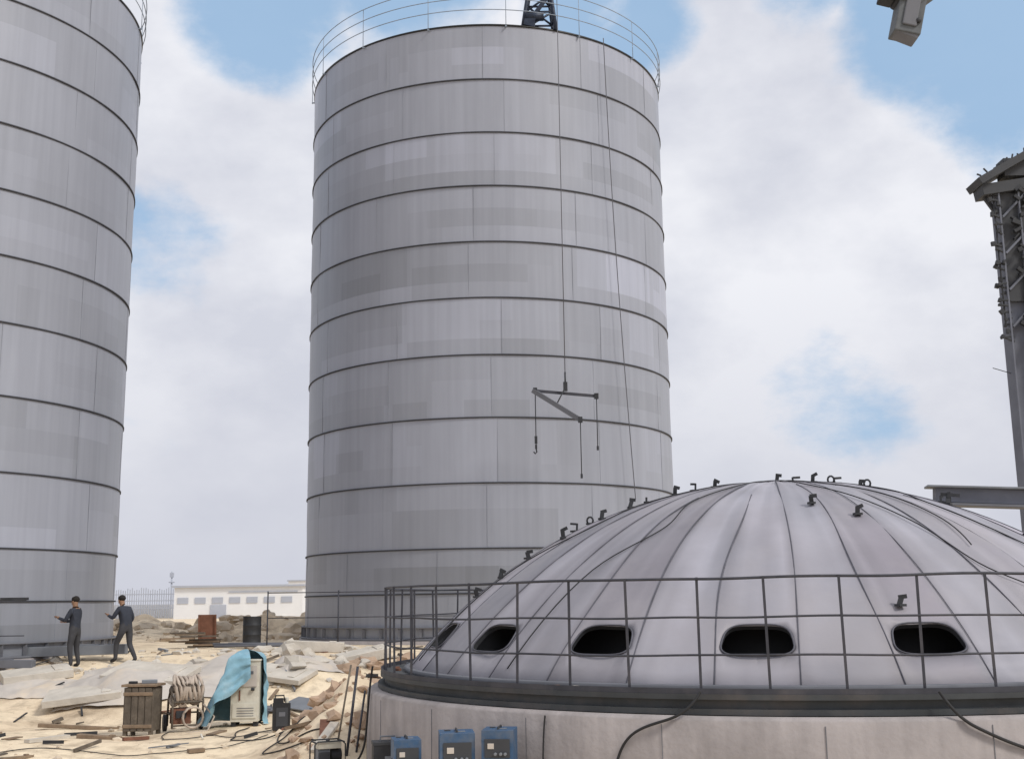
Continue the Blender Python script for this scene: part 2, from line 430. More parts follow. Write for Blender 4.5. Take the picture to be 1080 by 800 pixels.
for q in range(46):   # bits left lying on the walkway
    a = rnd.uniform(0, 2 * pi); r = rnd.uniform(6.2, 6.42)
    b.box((r * cos(a), r * sin(a), 1.49), (rnd.uniform(.04, .16), rnd.uniform(.03, .07), .035), rnd.choice(['dark', 'rust', 'steel', 'slab']), (0, 0, rnd.uniform(0, 180)))
b.make("ring_beam", parent=dome)
b = MB()
RR = 6.46
for h, r in ((1.28, .018), (.84, .014), (.42, .014)):
    b.tube([(RR * cos(a), RR * sin(a), 1.46 + h + .022 * noise.noise(Vector((cos(a) * 6, sin(a) * 6, h)))) for a in [2 * pi * i / 200 for i in range(200)]], r, 'rail', 6, True)
for q in range(50):
    phi = radians(-1.2 + 7.2 * q + rnd.uniform(-.3, .3)); p = lp(phi, RR, 1.40); j = rnd.uniform(-.025, .025)
    b.beam(p, p + Vector((j, j, 1.35)), .03, .014, 'rail')
b.lathe([(6.505, 1.471), (6.515, 1.471), (6.515, 1.53), (6.505, 1.53)], 'rail', 180, smooth=False)
b.make("guard_railing", parent=dome)

b = MB()
b.lathe([(6.72, -.6), (6.72, 1.20), (6.66, 1.24), (5.9, 1.24), (5.9, -.6)], 'conc', 180)
for q in range(24):
    a = 2 * pi * q / 24 + .1
    b.beam((6.722 * cos(a), 6.722 * sin(a), -.3), (6.722 * cos(a), 6.722 * sin(a), 1.16), .008, .008, 'skirt')
b.make("round_concrete_wall", (DC[0], DC[1], 0))

def cable(name, pts, r=.02, k='cable', res=8):
    cu = bpy.data.curves.new(name, 'CURVE'); cu.dimensions = '3D'; cu.bevel_depth = r; cu.bevel_resolution = 2
    sp = cu.splines.new('NURBS'); sp.points.add(len(pts) - 1)
    for p, q in zip(sp.points, pts): p.co = (*q, 1)
    sp.use_endpoint_u = True; sp.order_u = 4; sp.resolution_u = res
    o = bpy.data.objects.new(name, cu); scene.collection.objects.link(o); cu.materials.append(M[k]); return o
dome_m = Matrix.Translation((DC[0], DC[1], 0)) @ Matrix.Rotation(radians(-12.6), 4, 'Z')
def wallp(phi, z, off=.04): return tuple(dome_m @ lp(radians(phi), 6.72 + off, z))
cable("power_cable", [wallp(-8, 1.5, -.1), wallp(-9, 1.27, .03), wallp(-12, 1.18), wallp(-15, 1.05), wallp(-16.5, .7), wallp(-17, .2), wallp(-17, -.1)], .016)
cable("power_cable", [wallp(14, 1.5, -.1), wallp(15, 1.24), wallp(17, 1.12), wallp(21, .9), wallp(26, .76), wallp(30, .72)], .018)
cable("power_cable", [wallp(-62, 1.6, 0), wallp(-63, 1.2), wallp(-64, .7), wallp(-65, .1, .1), wallp(-66, 0, .6)], .016)
cable("power_cable", [wallp(-24, 1.2), wallp(-24.5, .8), wallp(-24.2, .4), wallp(-24.8, 0)], .01)

# ------------------------------------------------------------------ right steel tower
b = MB()
X, Y = 13.55, 30
b.box((X - .2, Y, 6.6), (.5, .06, 13.2), 'column'); b.box((X - .46, Y, 6.6), (.05, .5, 13.2), 'column'); b.box((X + .07, Y, 6.6), (.05, .5, 13.2), 'column')
b.box((X + 1.6, Y, 6.6), (.5, .5, 13.2), 'column')
for z in [i * 1.1 for i in range(1, 12)]:
    b.beam((X + .1, Y, z), (X + 1.4, Y, z + 1.0), .1, .1, 'column'); b.beam((X + .1, Y, z), (X + 1.4, Y, z), .1, .1, 'column')
b.beam((X - 1.0, Y, 13.35), (X + 3.5, Y, 15.9), .9, .2, 'cap')
b.beam((X - .9, Y, 13.15), (X + 1.5, Y, 13.5), .6, .3, 'cap'); b.box((X + .4, Y, 13.8), (1.3, .5, .5), 'cap')
b.beam((X - .85, Y, 13.2), (X - .3, Y, 12.3), .1, .1, 'cap')
for i in range(16):
    t = i / 15; x = X - .95 + t * 2.6; z = 13.5 + t * 1.45
    b.beam((x, Y - .4, z), (x + rnd.uniform(-.12, .12), Y - .4, z + rnd.uniform(.03, .14)), .04, .04, 'dark')
for i in range(26):
    z = 13.0 - i * .16
    e = Vector((X - .62 + rnd.uniform(-.12, .1), Y - .25 + rnd.uniform(-.1, .1), z + rnd.uniform(-.12, .14)))
    b.beam((X - .4, Y - .2, z), e, .05, .05, 'dark'); b.box(e, (rnd.uniform(.05, .12), .09, rnd.uniform(.06, .14)), 'dark', (0, rnd.uniform(-40, 40), 0))
b.tube([(X - .6, Y - .2, 13.2), (X - .58, Y - .2, 9.4)], .025, 'dark', 6)
b.tube([(X + .4, Y - .2, 13.2), (X + .35, Y - .2, 1)], .07, 'column', 8)
b.box((X + .0, Y - .12, 11.6), (.95, .06, 3.0), 'cap')
for i in range(46): b.box((X + .25 + rnd.uniform(-.4, .4), Y - .3 + rnd.uniform(-.1, .1), 8.9 + i * .095), (rnd.uniform(.1, .3), .1, rnd.uniform(.04, .12)), 'dark', (0, rnd.uniform(-50, 50), 0))
for i in range(4): b.beam((X - .4, Y - .2, 9.4 + i), (X + .5, Y - .2, 10.3 + i), .06, .06, 'column')
b.beam((X - .48, Y, 8.2), (X - .95, Y, 8.35), .02, .02, 'dark')
b.make("steel_tower", bevel=.008)
b = MB()
b.beam((9.9, 27.5, 4.83), (16.5, 26.2, 4.4), .5, .34, 'column')
b.beam((9.7, 27.45, 4.62), (16.5, 26.1, 4.2), .6, .06, 'skirt'); b.beam((9.7, 27.45, 5.03), (16.5, 26.1, 4.62), .6, .05, 'steel')
for x, y in ((12.2, 27.05), (16.0, 26.3)): b.box((x, y, 2.5), (.25, .25, 3.4), 'steel')
b.make("steel_gantry_beam", bevel=.01)

# ------------------------------------------------------------------ crane boom tip (upper right)
b = MB()
b.beam((7.55, 20, 13.75), (12.0, 21, 16.2), .55, .6, 'crane')
b.box((7.42, 19.9, 13.1), (.48, .42, 1.05), 'crane', (0, 14, 0)); b.box((7.33, 19.9, 12.68), (.44, .36, .26), 'skirt', (0, 24, 0))
b.box((7.75, 19.9, 13.52), (.9, .44, .40), 'crane', (0, -36, 0)); b.box((7.22, 19.9, 13.5), (.5, .46, .32), 'skirt', (0, 16, 0))
b.box((7.02, 19.9, 13.36), (.26, .3, .16), 'dark', (0, 16, 0)); b.box((7.42, 19.67, 13.1), (.26, .04, .8), 'skirt', (0, 14, 0))
b.tube([(7.25, 19.6, 13.35), (7.25, 20.1, 13.35)], .13, 'dark', 16)
b.tube([(7.5, 19.63, 12.8), (7.5, 20.1, 12.8)], .05, 'dark', 12)
b.make("crane_boom", bevel=.03)

# ------------------------------------------------------------------ hoist frame on silo top, rope, spreader
b = MB(); tz = 20.85
base = [(.5, 35.3), (1.6, 35.3), (.5, 36.4), (1.6, 36.4)]
topc = [(.9, 35.5), (1.3, 35.5), (.9, 36.0), (1.3, 36.0)]
lv = []
for i in range(5):
    t = i / 4; lv.append([Vector((a[0] + (c[0] - a[0]) * t, a[1] + (c[1] - a[1]) * t, tz + 2.6 * t)) for a, c in zip(base, topc)])
for q in range(4): b.tube([l[q] for l in lv], .065, 'lattice', 8)
for i in range(4):
    for p, q in ((0, 1), (1, 3), (3, 2), (2, 0)):
        b.tube([lv[i][p], lv[i + 1][q]], .035, 'lattice', 6)
        b.tube([lv[i + 1][p], lv[i + 1][q]], .035, 'lattice', 6)
b.box((.75, 35.35, tz + .3), (.35, .3, .4), 'lattice', (0, 12, 0)); b.tube([(.6, 35.3, tz + .45), (1.2, 35.3, tz + .45)], .14, 'lattice', 14)
b.beam((1.1, 36.5, tz + 2.6), (1.55, 33.4, tz + 2.65), .12, .16, 'lattice')
b.beam((.6, 35.3, tz + .1), (1.3, 35.3, tz + 1.1), .09, .12, 'lattice')
b.tube([(1.49, 33.5, tz + 2.5), (1.61, 33.5, tz + 2.5)], .13, 'dark', 14)
b.make("hoist_frame")
b = MB(); A = Vector((.61, 33.5, 8.55)); B = Vector((2.46, 33.6, 8.38)); C = Vector((1.92, 32.7, 7.55)); Hk = Vector((1.55, 33.4, 8.62))
b.tube([(1.56, 33.4, tz + 2.4), Hk], .012, 'rope', 6)
b.beam(A, B, .06, .08, 'rail'); b.beam(A, C, .11, .13, 'skirt')
b.box(Hk + Vector((0, 0, .02)), (.12, .1, .26), 'dark'); b.tube([Hk, Hk + Vector((0, 0, .45))], .025, 'dark', 6)
b.tube([Hk, (A + C) / 2], .02, 'dark', 5)
for P, z in ((A + Vector((.06, 0, 0)), 6.9), (B, 6.85), (C, 5.95)):
    b.tube([P, (P.x, P.y, z)], .015, 'dark', 5); b.box((P.x, P.y, z), (.06, .06, .12), 'dark'); b.box(P, (.12, .12, .16), 'dark')
b.tube([(.67, 33.5, 6.85), (.69, 33.5, 6.75), (.64, 33.5, 6.7), (.6, 33.5, 6.76)], .02, 'dark', 6)
b.box((.67, 33.5, 7.1), (.08, .07, .22), 'dark')
b.make("lifting_spreader")
cable("hanging_rope", [(3.2, 36.05, 20.9), (3.3, 36.1, 16), (3.5, 36.2, 11), (3.66, 36.3, 8), (3.8, 36.4, 5.6)], .014, 'rope')

# ------------------------------------------------------------------ background
b = MB(); Yb = 120
b.box((-28, Yb + 6, 2.75), (13, 12, 3.3), 'hazewhite'); b.box((-28, Yb + 6, 4.5), (13.5, 12.6, .2), 'hazegrey')
for i in range(7): b.box((-33.6 + i * 1.75, Yb - .02, 3.1), (1.1, .1, .6), 'hazegrey')
b.box((-25.5, Yb - .03, 3.9), (7, .1, .12), 'hazegrey'); b.box((-30, Yb - .04, 1.9), (1.6, .1, 1.5), 'hazegrey')
b.make("low_warehouse")
b = MB()
b.box((-27, 190, 3.1), (17, 9, 6.2), 'hazewhite'); b.box((-27, 190, 6.3), (17.4, 9.4, .2), 'hazegrey')
for i in range(6): b.box((-33.5 + i * 2.5, 185.45, 4.4), (1.4, .1, 1), 'hazegrey')
b.make("distant_building")
b = MB()
for i in range(40):
    x = -46.5 + i * .25; b.box((x, 130, 2.9), (.08, .1, 3.0 + rnd.uniform(-.2, .5)), 'hazegrey')
for z in (3.9, 3.2, 2.4): b.box((-41.5, 130, z), (10, .08, .1), 'hazegrey')
b.box((-41.5, 131, 2), (10, .1, 1.6), 'hazewhite')
b.make("boundary_fence")
b = MB()
b.tube([(-38.3, 132, 1), (-38.3, 132, 6.4)], .09, 'hazegrey', 6); b.box((-38.3, 132, 6.0), (.4, .3, .5), 'hazegrey'); b.box((-38.3, 132, 5.2), (.6, .3, .12), 'hazegrey'); b.make("light_mast")
# ------------------------------------------------------------------ rubble & debris
b = MB(); rr = random.Random(21)
def scatter(n, x0, x1, y0, y1, r0, r1, k='rock'):
    for i in range(n):
        x = rr.uniform(x0, x1); y = rr.uniform(y0, y1); r = r0 + (r1 - r0) * rr.random() ** 3
        b.ico((x, y, gh(x, y) + r * .15), r, k, 2 if r > .15 else 1, .45, (rr.uniform(.8, 1.5), rr.uniform(.8, 1.3), rr.uniform(.45, .9)), rr.random() * 90)
scatter(260, -14, -3.0, 18.5, 33, .015, .10); scatter(150, -17, -7, 41, 49, .06, .42)
scatter(90, -3.9, -2.5, 19.3, 24, .04, .2, 'dirt'); scatter(90, -7, -3.4, 28, 33, .05, .3, 'slab'); scatter(60, -12, -7, 29, 33, .05, .2, 'slab')
scatter(60, -4.4, -1.5, 24, 31, .05, .3, 'dirt'); scatter(60, -4.4, -1.5, 24, 31, .05, .2, 'rock')
b.make("rubble")
b = MB()   # offcuts, sticks, rods lying around
for i in range(120):
    x = rr.uniform(-13, -2.8); y = rr.choice([rr.uniform(19, 25), rr.uniform(26, 33), rr.uniform(26, 33)]); L_ = rr.uniform(.12, .9) ; a = rr.uniform(0, pi)
    x2 = x + L_ * cos(a); y2 = y + L_ * sin(a); k = rr.choice(['wood', 'box', 'steel', 'rust', 'dark', 'slab', 'wood'])
    w_ = rr.choice([.03, .04, .08, .16]); h_ = rr.choice([.02, .03, .06])
    b.beam((x, y, gh(x, y) + h_ * .6), (x2, y2, gh(x2, y2) + h_ * .6 + rr.uniform(0, .08)), w_, h_, k)
b.make("scrap_debris")
def slab(name, x, y, d, rot, k='slab', dzz=0, bev=.02):
    b = MB(); b.box((0, 0, 0), d, k)
    b.box((d[0] * .3, 0, d[2] / 2 + .012), (d[0] * .12, d[1] * .7, .025), k)
    o = b.make(name, (x, y, gh(x, y) + d[2] / 2 + dzz), bevel=bev); o.rotation_euler = [radians(a) for a in rot]; return o
slab("concrete_slab", -9.9, 27.6, (1.7, 1.1, .16), (10, -6, 12), dzz=.06)
slab("concrete_slab", -8.7, 28.6, (2.0, 1.2, .14), (14, 4, -14), dzz=.1)
slab("concrete_slab", -5.3, 31.6, (1.5, .5, .26), (0, 3, 5))
slab("concrete_slab", -3.9, 30.6, (1.3, .6, .25), (8, -10, 25))
slab("concrete_slab", -5.6, 28.6, (1.5, .9, .12), (14, 6, -20), dzz=.0)
slab("concrete_slab", -11.8, 29.5, (1.6, .9, .2), (8, -5, 30), dzz=.0)
slab("concrete_slab", -3.6, 27.6, (1.0, .6, .2), (-12, 16, 50))
slab("steel_plate", -4.7, 27.1, (1.1, .7, .03), (13, 5, -30), 'steel', .06, .004)
slab("steel_plate", -5.9, 26.6, (1.3, .4, .03), (8, 2, 14), 'skirt', .06, .004)
slab("timber_beam", -9.0, 19.9, (.9, .3, .16), (0, 2, 24), 'box', -.02)
slab("timber_beam", -8.0, 23.2, (.9, .14, .1), (0, 3, -12), 'wood', -.02)
slab("timber_beam", -9.0, 25.6, (2.2, .1, .08), (0, 4, 5), 'wood', 0)
slab("steel_beam", -12.6, 30.9, (5.0, .3, .25), (0, -1, 3), 'steel', .1)
slab("steel_beam", -14.0, 30.0, (4.0, .22, .2), (0, 1, -5), 'skirt', .1)
slab("timber_beam", -11.2, 24.0, (.8, .5, .12), (5, 5, 30), 'wood', 0)
slab("timber_beam", -8.4, 20.4, (.7, .1, .08), (0, 3, 70), 'wood', -.01)

def sheet(name, cx, cy, w, h, rot, k, lift=.12, amp=.1, seed=1):
    n = 80; vs = []
    for j in range(n + 1):
        for i in range(n + 1):
            u = (i / n - .5) * w; v = (j / n - .5) * h
            e = 1 + .30 * noise.noise(Vector((u * .6, v * .6, seed)))
            a = radians(rot); x = cx + (u * cos(a) - v * sin(a)) * e; y = cy + (u * sin(a) + v * cos(a)) * e
            ed = min(1, min(i, n - i, j, n - j) / 9)
            z = gh(x, y) + (lift * (.6 + noise.noise(Vector((u * .6, v * .6, seed)))) + amp * abs(noise.noise(Vector((u * 1.1, v * .8, seed + 5))))) * (.3 + .7 * ed) + .03 * noise.noise(Vector((u * 4, v * 2.5, seed))) + .012
            z = max(z, gh(x, y) + .012)
            vs.append((x, y, z))
    b = MB(); b.add(vs, [(j * (n + 1) + i, j * (n + 1) + i + 1, (j + 1) * (n + 1) + i + 1, (j + 1) * (n + 1) + i) for j in range(n) for i in range(n)], k, True)
    o = b.make(name); return o
sheet("tarpaulin_sheet", -8.6, 28.8, 4.2, 3.0, 8, 'tarp', .24, .16, 2)
sheet("tarpaulin_sheet", -11.6, 28.8, 1.9, 1.5, -10, 'tarp', .1, .1, 7)
sheet("tarpaulin_sheet", -4.9, 29.6, 1.8, 1.4, 20, 'tarp', .16, .16, 9)

b = MB(); b.box((0, 0, .52), (.60, .5, .84), 'box'); b.box((0, 0, .98), (.7, .58, .05), 'wood')
for i in range(4): b.box((-.21 + i * .14, -.262, .52), (.125, .02, .84), 'box')
b.box((0, -.28, .82), (.6, .02, .07), 'wood'); b.box((0, -.28, .2), (.6, .02, .07), 'wood')
for x in (-.26, .26):
    for y in (-.2, .2): b.box((x, y, .05), (.08, .08, .14), 'box')
b.box((.1, .05, 1.04), (.3, .2, .07), 'steel', (0, 0, 20)); b.box((-.2, -.05, 1.03), (.16, .1, .05), 'dark', (0, 0, -20))
b.make("wooden_stand", (-7.5, 24.2, gh(-7.5, 24.2)), radians(-4), .01)
b = MB()
for sx in (-.3, .3):
    b.tube([(sx, -.25, .1), (sx, -.25, .62), (sx, 0, .9), (sx, .3, .62), (sx, .35, .1)], .022, 'box', 6)
    b.tube([(sx, -.25, .35), (sx, .33, .35)], .02, 'box', 6)
    b.tube([(sx * 1.2 - .03, .28, .17), (sx * 1.2 + .03, .28, .17)], .17, 'dark', 18)
for y, z in ((-.25, .6), (.32, .6), (-.25, .15), (.33, .35)): b.tube([(-.3, y, z), (.3, y, z)], .02, 'box', 6)
for i in range(9):
    x = -.24 + i * .06; rr_ = .25 + .05 * rr.random(); q0 = rr.uniform(-.04, .04)
    b.tube([(x + .04 * sin(2 * a + i), -.02 + q0 + rr_ * cos(a), .82 + rr_ * sin(a)) for a in [2 * pi * j / 22 for j in range(22)]], .034, 'hose', 6, True)
b.tube([(-.34, -.02, .82), (.34, -.02, .82)], .05, 'box', 10)
for i in range(3): b.tube([(.1 + .2 * cos(a) , -.32 + .03 * i, .3 + .2 * sin(a)) for a in [2 * pi * j / 20 for j in range(20)]], .022, 'hose', 6, True)
b.box((-.1, 0, .32), (.36, .36, .3), 'rust'); b.box((-.12, -.2, .36), (.2, .03, .14), 'dark')
b.tube([(.3, -.25, .55), (.5, -.4, .3), (.35, -.55, .05), (-.1, -.6, .03)], .02, 'hose', 6)
b.make("hose_reel_cart", (-6.72, 24.5, gh(-6.72, 24.5)), radians(25))
gz = gh(-5.65, 24.7)
root = bpy.data.objects.new("tarp_covered_machine", None); scene.collection.objects.link(root); root.location = (-5.55, 24.8, gz); root.rotation_euler = (0, 0, radians(4))
b = MB(); b.box((0, 0, .68), (.56, .6, 1.2), 'white'); b.box((.04, -.312, .98), (.4, .02, .42), 'tarp'); b.box((-.06, -.326, 1.05), (.18, .012, .16), 'cap')
b.box((.13, -.326, 1.05), (.08, .012, .06), 'skirt'); b.box((.0, -.312, .3), (.48, .02, .3), 'white')
for i in range(4): b.box((0.02, -.326, .2 + i * .05), (.34, .01, .012), 'skirt')
b.box((-.1, -.315, .6), (.03, .012, .2), 'rust')
for x in (-.22, .22): b.box((x, -.2, .04), (.1, .1, .1), 'dark'); b.box((x, .2, .04), (.1, .1, .1), 'dark')
b.box((0, 0, 1.29), (.6, .64, .03), 'white'); b.tube([(.13, -.34, .72), (.2, -.34, .72)], .03, 'dark', 10)
b.make("machine_body", bevel=.02, parent=root)
vs = []; nu, nv = 110, 32
def rim(t):
    P = [(.30, -.1), (.30, .33), (-.31, .33), (-.31, -.35), (.10, -.35)]
    Ls = [sqrt((P[i + 1][0] - P[i][0]) ** 2 + (P[i + 1][1] - P[i][1]) ** 2) for i in range(4)]; d = t * sum(Ls)
    for i in range(4):
        if d <= Ls[i] or i == 3:
            q = min(1, d / Ls[i]); return Vector((P[i][0] + (P[i + 1][0] - P[i][0]) * q, P[i][1] + (P[i + 1][1] - P[i][1]) * q, 0))
        d -= Ls[i]
for i in range(nu + 1):
    t = i / nu; e = rim(t); out = Vector((e.x, e.y, 0)).normalized()
    leftness = max(0, -out.x)
    for j in range(nv + 1):
        v = j / nv
        if v < .2:
            q = v / .2; p = Vector((e.x * q, e.y * q, 1.36 + .14 * (1 - q * q) + .04 * noise.noise(Vector((e.x * 5 * q, e.y * 5 * q, 1)))))
        else:
            q = (v - .2) / .8; flare = (.03 + .55 * leftness * q ** 1.15 + .05 * q) + (.05 * q + .012) * sin(t * 40 + 2.5 * noise.noise(Vector((t * 6, q * 2, 3)))) + .09 * noise.noise(Vector((t * 9, q * 5, 0))) * min(1, q * 3)
            flare = max(flare, .015)
            edge = .06 * noise.noise(Vector((t * 22, 4, 4)))
            drop = 1.36 * (1 if t < .74 else (1 - .7 * ((t - .74) / .26) ** .7)) + edge
            p = e + out * flare + Vector((0, 0, max(.02, 1.36 - drop * q)))
        vs.append(p)
b = MB(); b.add(vs, [(i * (nv + 1) + j, (i + 1) * (nv + 1) + j, (i + 1) * (nv + 1) + j + 1, i * (nv + 1) + j + 1) for i in range(nu) for j in range(nv)], 'btarp', True)
b.make("blue_tarp", parent=root)
def jerry(x, y, s=1, k='dark', rot=0):
    b = MB(); b.box((0, 0, .25), (.32, .2, .5), k); b.box((-.06, 0, .54), (.18, .16, .1), k); b.tube([(.1, 0, .5), (.1, 0, .6)], .035, 'white', 10)
    b.tube([(-.13, 0, .52), (-.12, 0, .64), (.04, 0, .64), (.06, 0, .52)], .016, 'cable', 6)
    b.box((0, -.103, .25), (.22, .01, .34), 'cap'); b.box((0, -.11, .3), (.12, .006, .08), 'skirt')
    o = b.make("fuel_can", (x, y, gh(x, y)), rot, .025); o.scale = (s, s, s); return o
jerry(-4.5, 23.1, 1.0, 'cable', .3)
b = MB()
for sy in (-.2, .2):
    b.tube([(-.3, sy, .03), (-.3, sy, .42), (-.24, sy, .48), (.24, sy, .48), (.3, sy, .42), (.3, sy, .03), (-.3, sy, .03)], .016, 'dark', 6)
for sx in (-.28, .28):
    for z in (.03, .46): b.tube([(sx, -.2, z), (sx, .2, z)], .016, 'dark', 6)
b.box((0, 0, .4), (.46, .34, .12), 'white'); b.tube([(0, 0, .46), (0, 0, .5)], .04, 'dark', 10); b.box((-.1, 0, .2), (.24, .26, .26), 'steel'); b.tube([(.05, 0, .2), (.26, 0, .2)], .12, 'dark', 16)
b.box((-.1, -.16, .2), (.2, .05, .16), 'cap')
o = b.make("portable_generator", (-2.95, 18.9, gh(-2.95, 18.9)), .4, .006); o.scale = (.8, .8, .8)
def welder(x, y, w, h, d, rot, z=None):
    b = MB(); zz = gh(x, y) if z is None else z
    b.box((0, 0, h / 2 + .04), (w, d, h), 'blue'); b.box((0, -d / 2 - .006, h * .74), (w * .8, .014, h * .34), 'cap'); b.box((-w * .2, -d / 2 - .016, h * .78), (w * .2, .01, h * .1), 'tarp')
    for sx in (-.05, .12, .26): b.tube([(w * sx, -d / 2 - .01, h * .64), (w * sx, -d / 2 - .045, h * .64)], .018, 'steel', 12)
    for i in range(5): b.box((0, -d / 2 - .004, .09 + i * .035), (w * .7, .01, .012), 'dark')
    for i in range(6): b.box((-w / 2 - .004, -d * .1, .12 + i * .05), (.01, d * .5, .014), 'dark')
    b.tube([(0, -d * .32, h + .03), (0, -d * .3, h + .06), (0, d * .3, h + .06), (0, d * .32, h + .03)], .012, 'dark', 6)
    b.box((w * .1, -d * .1, h + .043), (w * .3, d * .18, .006), 'steel'); b.box((-w * .25, d * .2, h + .043), (w * .18, d * .2, .006), 'dark')
    for sx in (-1, 1):
        for sy in (-1, 1): b.box((sx * w * .4, sy * d * .4, .02), (.05, .05, .05), 'dark')
    b.make("welding_machine", (x, y, zz), rot, .012)
welder(-.70, 14.0, .40, .66, .46, .10, gh(-.7, 14) - .02); welder(-.2, 13.9, .36, .60, .42, -.12, gh(-.2, 13.9) - .02); welder(-1.3, 14.2, .32, .56, .36, .2, gh(-1.3, 14.2) + .0)
b = MB(); b.box((0, 0, .22), (.4, .3, .4), 'dark'); b.box((0, 0, .44), (.42, .32, .04), 'cap'); b.tube([(-.1, 0, .46), (-.1, 0, .52), (.1, 0, .52), (.1, 0, .46)], .012, 'steel', 6); b.box((0, -.155, .25), (.1, .02, .06), 'steel')
b.make("tool_box", (-1.75, 16.4, gh(-1.75, 16.4) + .25), .2, .012)
b = MB(); b.box((0, 0, .12), (.6, .5, .25), 'wood'); b.box((0, 0, .26), (.64, .54, .03), 'wood'); b.make("wooden_crate", (-1.75, 16.4, gh(-1.75, 16.4) - .03), .2, .01)
b = MB()
b.tube([(-2.75, 19.4, -.1), (-2.6, 19.7, 1.5)], .022, 'rail', 8); b.tube([(-2.62, 19.5, -.1), (-2.5, 19.9, 1.1)], .018, 'rail', 8); b.tube([(-2.98, 19.7, -.1), (-2.78, 20.2, 1.5)], .016, 'box', 8)
b.make("scaffold_poles")
b = MB()
for x in (-7.0, -5.0, -2.9): b.tube([(x, 33.6, 1.2), (x, 33.6, 2.9)], .02, 'rail', 6)
for z in (2.85, 2.15): b.tube([(-7.0, 33.6, z), (1, 33.6, z)], .014, 'rail', 6)
b.make("site_railing")
b = MB()
for x in (-16.8, -14.9, -13.1): b.tube([(x, 29.6, .8), (x, 29.6, 2.7)], .02, 'rail', 6)
for z in (2.72, 1.85): b.tube([(-20, 29.6, z), (-12.2, 29.6, z)], .015, 'rail', 6)
b.box((-12.5, 29.6, 2.75), (.7, .05, .07), 'dark')
b.make("site_railing")
b = MB(); b.box((0, 0, .48), (.55, .04, .95), 'rust', (10, 0, 0))
for x in (-.26, .26): b.box((x, -.04, .48), (.05, .06, .95), 'rust', (10, 0, 0))
b.beam((0, .05, .8), (0, .5, 0), .05, .05, 'rust'); b.make("rusted_panel", (-9.9, 38.3, gh(-9.9, 38.3)), .1)
def drum(x, y, k):
    b = MB(); b.lathe([(0, 0), (.29, 0), (.3, .02), (.285, .04), (.285, .28), (.3, .3), (.285, .32), (.285, .57), (.3, .59), (.285, .61), (.285, .84), (.3, .87), (.27, .87), (.27, .85), (0, .85)], k, 28, closed=False)
    b.make("steel_drum", (x, y, gh(x, y)))
drum(-8.4, 38.0, 'dark')
b = MB()
for i in range(9):
    b.box((rr.uniform(-.6, .6), rr.uniform(-.3, .3), .04 + i * .05), (rr.uniform(.8, 1.5), .16, .045), 'wood' if i % 2 else 'box', (0, 0, rr.uniform(-20, 20)))
b.make("timber_stack", (-9.4, 35.2, gh(-9.4, 35.2)), .2)
b = MB()
for i in range(8): b.tube([(rr.uniform(-.4, .4) - 1.4, i * .07, .05 + .05 * (i % 2)), (1.4 + rr.uniform(-.3, .3), i * .07 + .1, .05)], .04, 'skirt', 8)
b.make("pipe_stack", (-6.9, 34.0, gh(-6.9, 34.0) + .03), .05)
def gc(name, pts, r=.012):
    P = []
    for i in range(len(pts) - 1):
        for t in range(6):
            q = t / 6; x = pts[i][0] * (1 - q) + pts[i + 1][0] * q + .25 * noise.noise(Vector((i + q, pts[i][1], 1))); y = pts[i][1] * (1 - q) + pts[i + 1][1] * q + .25 * noise.noise(Vector((i + q, pts[i][0], 5)))
            P.append((x, y, gh(x, y) + r + .012))
    cable(name, P, r)
gc("ground_cable", [(-5.4, 24.2), (-5.2, 22.5), (-4.2, 22), (-3.9, 20.5), (-2.9, 19.9)])
gc("ground_cable", [(-9.8, 20.5), (-8, 21.5), (-6.8, 21), (-5.2, 21.8), (-4.5, 22.9)], .008)
gc("ground_cable", [(-4.4, 22.9), (-3.8, 22), (-4.4, 20.8), (-3.4, 20), (-2.8, 18.6), (-2, 17)])
gc("ground_cable", [(-6.9, 24.2), (-6.6, 22.8), (-5.9, 23.4), (-5.2, 22.8), (-4.0, 23.8), (-3.0, 24)], .009)
gc("ground_cable", [(-2.0, 17), (-1.6, 15.5), (-1.2, 14.4)], .014)

